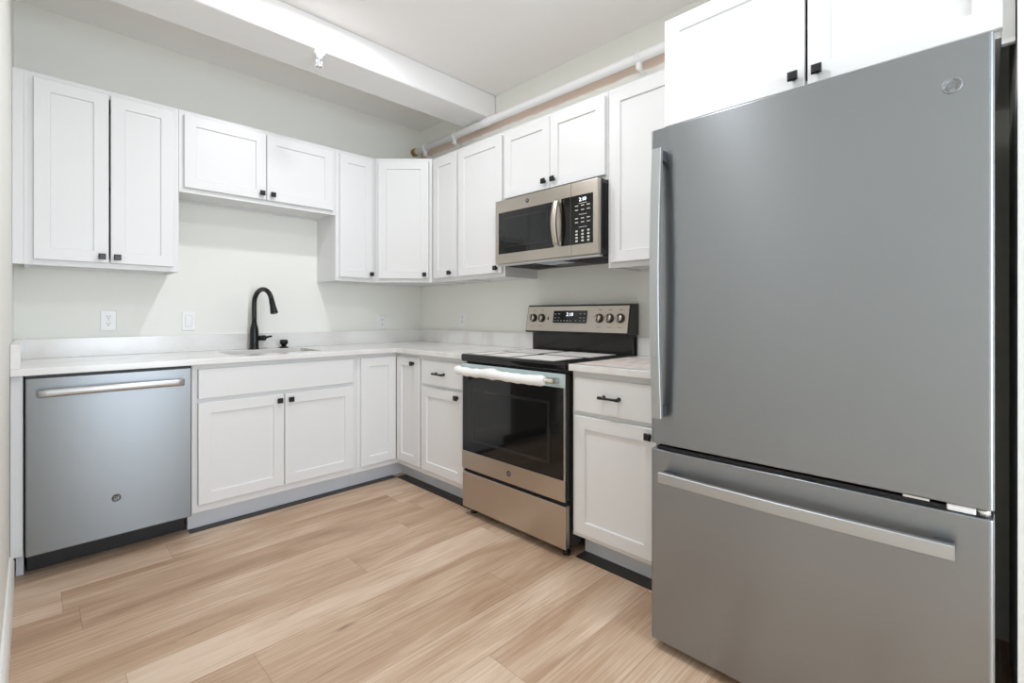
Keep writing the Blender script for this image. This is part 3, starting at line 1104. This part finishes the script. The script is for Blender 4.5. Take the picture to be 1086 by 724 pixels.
# ------------------------------------------------------------------ microwave over the range
t = thing('microwave', 'stainless over-the-range microwave hung under the short wall cabinet', 'microwave', (0, -1.379, 1.450), R90)
MW, MH = 0.757, 0.392
bm = NB()
box(bm, 0.002, MW - .002, -0.002, -0.362, 0.006, MH)
obj('body', bm, M['case'], t, bevel=0.002)
bm = NB()
box(bm, MW - .0018, MW + .0006, -0.06, -0.30, 0.05, MH - .03)
for i in range(4):
    box(bm, MW - .0018, MW + .0012, -0.322 - .009 * i, -0.326 - .009 * i, 0.03, MH - .02)
obj('side_plate', bm, M['blackplastic'], t)
# door and control side
FX = -0.395
dr_ = obj('door', bxm(0.001, 0.583, -0.3625, FX, 0.004, MH - .004), M['steel_warm'], t, bevel=0.004, segs=3)
cpm = obj('control_panel', bxm(0.5845, MW - .001, -0.3625, FX, 0.004, MH - .004), M['steel_warm'], t, bevel=0.004, segs=3)
obj('door_window', bxm(0.032, 0.470, FX + .001, FX - .0015, 0.062, 0.312), M['glass'], dr_, bevel=0.001)
bm = NB()
cells(bm, [0.075, 0.081, 0.421, 0.427], [0.098, 0.104, 0.270, 0.276], 0, 0.0005, lambda x, z: not (0.081 < x < 0.421 and 0.104 < z < 0.270))
for v in bm.verts:
    x, z, tt = v.co
    v.co = (x, FX - .0017 - tt, z)
obj('window_border', bm, M['glassdim'], dr_)
emblem(dr_, 0.270, FX, 0.352, 0.0130)
# tall bowed handle
bm = NB()
rr = []
for i in range(17):
    s = i / 16
    z = 0.070 + s * 0.245
    y = FX - 0.022 - 0.022 * math.sin(s * PI)
    x = 0.502
    rr.append([bm.verts.new((x + a, y + b, z)) for a, b in ((-.017, .006), (-.019, -.002), (-.012, -.008), (0, -.0105), (.012, -.008), (.019, -.002), (.017, .006))])
for a, b in zip(rr, rr[1:]):
    for k in range(7):
        bm.faces.new((a[k], a[(k + 1) % 7], b[(k + 1) % 7], b[k]))
bm.faces.new(rr[0]); bm.faces.new(rr[-1])
hm = obj('handle', bm, M['steel_warm'], dr_, smooth=True)
for z in (0.074, 0.299):
    obj('handle_bracket', bxm(0.490, 0.514, FX, FX - .024, z, z + .014), M['handle'], hm)
obj('handle_recess', bxm(0.522, 0.5825, FX + .001, FX - .0015, 0.062, 0.318), M['glass'], dr_, bevel=0.001)
kp = obj('keypad', bxm(0.586, 0.728, FX + .001, FX - .0015, 0.062, 0.318), M['glass'], cpm, bevel=0.001)
text_obj('display_digits', '2:10', 0.027, M['digits'], kp, (0.663, FX - .0018, 0.293), 0.0002)
yk = FX - .0016
for z in (0.262, 0.240, 0.196, 0.176):
    for x in (0.625, 0.663, 0.700):
        obj('key', bxm(x - .010, x + .010, yk, yk - .0003, z - .0022, z + .0022), M['legend'], kp)
for z in (0.274, 0.216, 0.150):
    obj('keypad_line', bxm(0.640, 0.690, yk, yk - .0003, z - .0012, z + .0012), M['legend'], kp)
for z in (0.130, 0.113, 0.096, 0.079):
    for x in (0.625, 0.663, 0.700):
        obj('key', bxm(x - .007, x + .007, yk, yk - .0003, z - .0045, z + .0045), M['legend'], kp)
# underside with two dark grease filters and a lamp lens
bm = NB()
box(bm, 0.012, MW - .012, -0.010, -0.355, -0.004, 0.0058)
un = obj('underside', bm, M['case'], t)
for x in (0.05, 0.50):
    bm = NB()
    box(bm, x, x + .20, -0.10, -0.33, -0.0075, -0.0042)
    for i in range(9):
        box(bm, x + .008 + i * .021, x + .018 + i * .021, -0.108, -0.322, -0.0095, -0.0076)
    obj('grease_filter', bm, M['blackplastic'], un)
obj('lamp_lens', bxm(0.285, 0.47, -0.20, -0.33, -0.0075, -0.0042), M['film'], un)
obj('vent_lip', bxm(0.004, MW - .004, -0.345, -0.375, -0.008, 0.0035), M['handle'], t, bevel=0.001)

# ------------------------------------------------------------------ refrigerator
FY = -2.7035
t = thing('refrigerator', 'tall stainless bottom-freezer refrigerator at the right', 'refrigerator', (0, FY, 0), R90)
FW = 0.836
FF = -0.900
obj('case', bxm(0.006, FW - .010, -0.055, -0.815, 0.035, 1.752), M['case'], t, bevel=0.004)
obj('gasket', bxm(0.014, FW - .016, -0.8155, -0.832, 0.05, 1.745), M['darkgap'], t)
def fridge_panel(name, z0, z1):
    r, pts = 0.011, [(0.0, -0.8325)]
    for k in range(7):
        a = PI + k * PI / 12
        pts.append((r + r * math.cos(a), FF + r + r * math.sin(a)))
    for k in range(7):
        a = 1.5 * PI + k * PI / 12
        pts.append((FW - r + r * math.cos(a), FF + r + r * math.sin(a)))
    pts.append((FW, -0.8325))
    return obj(name, prism(NB(), pts, z0, z1), M['steel'], t, bevel=0.003)


fd = fridge_panel('door', 0.7045, 1.777)
fz = fridge_panel('freezer_drawer', 0.034, 0.6845)
obj('kick_grille', bxm(0.02, FW - .02, -0.72, -0.800, 0.0, 0.0345), M['blackplastic'], t)
obj('drawer_top_trim', bxm(0.02, FW - .02, -0.8325, -0.888, 0.6845, 0.6955), M['darkgap'], t)
bm = NB()
box(bm, FW - .080, FW - .030, -0.845, -0.893, 0.6862, 0.7025)
hg = obj('hinge_cover', bm, M['plate'], t, bevel=0.003)
bm = NB()
lathe(bm, [(0.012, 0.6862), (0.012, 0.7030)], 'z', (FW - .018, -0.878, 0), 14)
obj('hinge_pin', bm, M['chrome'], hg)
bm = NB()
box(bm, FW - .16, FW - .11, -0.845, -0.890, 0.6962, 0.7015)
obj('hinge_clip', bm, M['chrome'], t)


def bar_handle(parent, vertical, a0, a1, c, half, bow):
    """flat bowed bar with an end block at each end"""
    bm = NB()
    rr = []
    n = 24
    for i in range(n + 1):
        s = i / n
        p = a0 + (a1 - a0) * s
        y = FF - 0.038 - bow * math.sin(s * PI)
        prof = ((-half, .006), (-half, -.0075), (-half + .0015, -.009), (-half * .3, -.0092), (half * .3, -.0092), (half - .0015, -.009), (half, -.0075), (half, .006))
        rr.append([bm.verts.new((c + a, y + b, p) if vertical else (p, y + b, c + a)) for a, b in prof])
    for a, b in zip(rr, rr[1:]):
        for k in range(8):
            bm.faces.new((a[k], a[(k + 1) % 8], b[(k + 1) % 8], b[k]))
    bm.faces.new(rr[0]); bm.faces.new(rr[-1])
    h = obj('handle', bm, M['barsteel'], parent)
    h['label'] = 'long flat steel bar handle'
    for p in (a0, a1 - .040):
        if vertical:
            bx = bxm(c - half * .85, c + half * .8, FF + .0005, FF - .034, p + .002, p + .038)
        else:
            bx = bxm(p + .002, p + .038, FF + .0005, FF - .034, c - half * .8, c + half * .8)
        obj('handle_bracket', bx, M['case'], h, bevel=0.002)
    return h


bar_handle(fd, True, 0.800, 1.695, 0.046, 0.0165, 0.018)
bar_handle(fz, False, 0.052, 0.772, 0.606, 0.0170, 0.010)
emblem(fd, 0.766, FF, 1.676, 0.0185, pale=True)

# ------------------------------------------------------------------ wall plates
def plate(label, x, z, loc_rot, kind, cat='outlet'):
    t = thing('light_switch' if kind == 'switch' else 'wall_outlet', label, cat, loc_rot[0], loc_rot[1])
    obj('cover_plate', slab_plate(0.072, 0.116), M['plate'], t)
    if kind == 'switch':
        bm = NB()
        side_prism(bm, [(-0.0062, -0.033), (-0.0068, -0.033), (-0.0098, 0.0), (-0.0076, 0.033), (-0.0062, 0.033)], -0.0165, 0.0165)
        obj('rocker', bm, M['plate'], t, bevel=0.0008)
        bm = NB()
        cells(bm, [-0.019, -0.0168, 0.0168, 0.019], [-0.0355, -0.0333, 0.0333, 0.0355], 0, 0.0005, lambda a, b: not (abs(a) < .0168 and abs(b) < .0333))
        for v in bm.verts:
            a, b, c = v.co
            v.co = (a, -0.0062 - c, b)
        obj('rocker_border', bm, M['legend'], t)
    else:
        for s in (-1, 1):
            bm = NB()
            zc = s * 0.0195
            pts = []
            for k in range(24):
                a = 2 * PI * k / 24
                pts.append((0.0172 * math.cos(a), zc + max(-.0135, min(.0135, 0.0172 * math.sin(a)))))
            va = [bm.verts.new((x_, -0.006, z_)) for x_, z_ in pts]
            vb = [bm.verts.new((x_, -0.0078, z_)) for x_, z_ in pts]
            bm.faces.new(vb)
            for k in range(24):
                bm.faces.new((va[k], va[(k + 1) % 24], vb[(k + 1) % 24], vb[k]))
            r_ = obj('receptacle', bm, M['plate'], t)
            bm = NB()
            box(bm, -0.0075, -0.0052, -0.0078, -0.0082, zc - .001, zc + .0075)
            box(bm, 0.0052, 0.0075, -0.0078, -0.0082, zc, zc + .0075)
            lathe(bm, [(0.0028, -0.0078), (0.0028, -0.0082)], 'y', (0, 0, zc - .0068), 10)
            obj('slots', bm, M['slot'], r_)
        bm = NB()
        lathe(bm, [(0.003, -0.006), (0.003, -0.0072)], 'y', (0, 0, 0), 10)
        obj('screw', bm, M['legend'], t)
    return t


def slab_plate(w, h):
    bm = NB()

    def ring(i, y):
        return [bm.verts.new(p) for p in ((-w / 2 + i, y, -h / 2 + i), (w / 2 - i, y, -h / 2 + i), (w / 2 - i, y, h / 2 - i), (-w / 2 + i, y, h / 2 - i))]
    r = [ring(0, -0.0004), ring(0, -0.003), ring(0.004, -0.0062)]
    bm.faces.new(r[0]); bm.faces.new(r[-1][::-1])
    for a, b in zip(r, r[1:]):
        for k in range(4):
            bm.faces.new((a[k], b[k], b[(k + 1) % 4], a[(k + 1) % 4]))
    return bm


plate('white duplex outlet on the wall above the dishwasher', 0, 0, ((-2.103, 0, 1.111), 0), 'outlet')
plate('white rocker light switch on the wall left of the faucet', 0, 0, ((-1.720, 0, 1.103), 0), 'switch', 'switch')
plate('white outlet low on the back wall under the diagonal corner cabinet', 0, 0, ((-0.380, 0, 1.083), 0), 'outlet')
plate('white outlet on the right wall, left of the range', 0, 0, ((0, -0.584, 1.108), R90), 'outlet')

# ------------------------------------------------------------------ pipe under the ceiling
t = thing('ceiling_pipe', 'long white sprinkler pipe clamped along the right wall above the cabinets', 'pipe', (-0.070, 0, 2.548))
PR = 0.0265
obj('pipe_run', tube(NB(), [(0, -0.045, 0), (0, -1.0, 0), (0, -2.0, 0), (0, -3.580, 0)], PR, 24), M['pipe'], t)
bm = NB()
lathe(bm, [(PR + .007, -0.0015), (PR + .007, -0.020), (PR + .003, -0.034), (PR + .003, -0.046), (PR, -0.047)], 'y')
e = obj('end_fitting', bm, M['brass'], t)
e['label'] = 'brassy unpainted end fitting'
bm = NB()
lathe(bm, [(PR + .001, -0.890), (PR + .0025, -0.893), (PR + .0025, -0.977), (PR + .001, -0.980)], 'y')
obj('coupling', bm, M['pipe'], t)
for y in (-0.170, -0.565, -2.180):
    bm = NB()
    lathe(bm, [(PR + .0002, y + .013), (PR + .004, y + .012), (PR + .004, y - .012), (PR + .0002, y - .013)], 'y')
    c = obj('clamp', bm, M['pipe'], t)
    bm = NB()
    box(bm, -0.011, 0.011, y - .012, y + .012, -PR - .036, -PR - .003)
    box(bm, -0.003, 0.069, y - .010, y + .010, -PR - .040, -PR - .036)
    tube(bm, [(0.0, y, PR + .003), (0.0, y, PR + .012)], 0.006, 8)
    obj('clamp_foot', bm, M['pipe'], c)

# ------------------------------------------------------------------ sprinkler head under the beam
t = thing('sprinkler_head', 'small white pendant sprinkler head hanging from the ceiling beam', 'sprinkler', (-1.300, -0.935, 2.5765))
bm = NB()
lathe(bm, [(0.032, 0.0), (0.031, -0.006), (0.016, -0.018), (0.014, -0.030), (0.010, -0.032)], 'z', n=20)
obj('escutcheon', bm, M['pipe'], t)
bm = NB()
for s in (-1, 1):
    tube(bm, [(s * .010, 0, -0.030), (s * .015, 0, -0.045), (s * .013, 0, -0.062), (s * .003, 0, -0.071)], 0.003, 8)
obj('yoke', bm, M['chrome'], t)
obj('glass_bulb', tube(NB(), [(0, 0, -0.032), (0, 0, -0.050), (0, 0, -0.068)], [0.003, 0.0035, 0.003], 10), M['film'], t)
bm = NB()
lathe(bm, [(0.004, -0.070), (0.016, -0.073), (0.016, -0.075), (0.003, -0.076)], 'z', n=16)
for k in range(12):
    a = 2 * PI * k / 12
    box(bm, .0185 * math.cos(a) - .003, .0185 * math.cos(a) + .003, .0185 * math.sin(a) - .003, .0185 * math.sin(a) + .003, -0.0752, -0.0735)
obj('deflector', bm, M['chrome'], t)

# ------------------------------------------------------------------ ceiling lights
names = ['round flush ceiling light nearest the beam', 'round flush ceiling light over the middle of the room']
for (lx, ly), lab in zip(LIGHTS, names):
    t = thing('ceiling_light', lab, 'light', (lx, ly, CEIL), group='flush ceiling lights')
    bm = NB()
    lathe(bm, [(0.098, -0.0005), (0.098, -0.006), (0.090, -0.016), (0.078, -0.020), (0.070, -0.018)], 'z', n=40)
    obj('rim', bm, M['trim'], t)
    bm = NB()
    lathe(bm, [(0.069, -0.0185), (0.069, -0.022), (0.05, -0.0235), (0.001, -0.024)], 'z', n=40)
    obj('diffuser', bm, M['lampglow'], t)
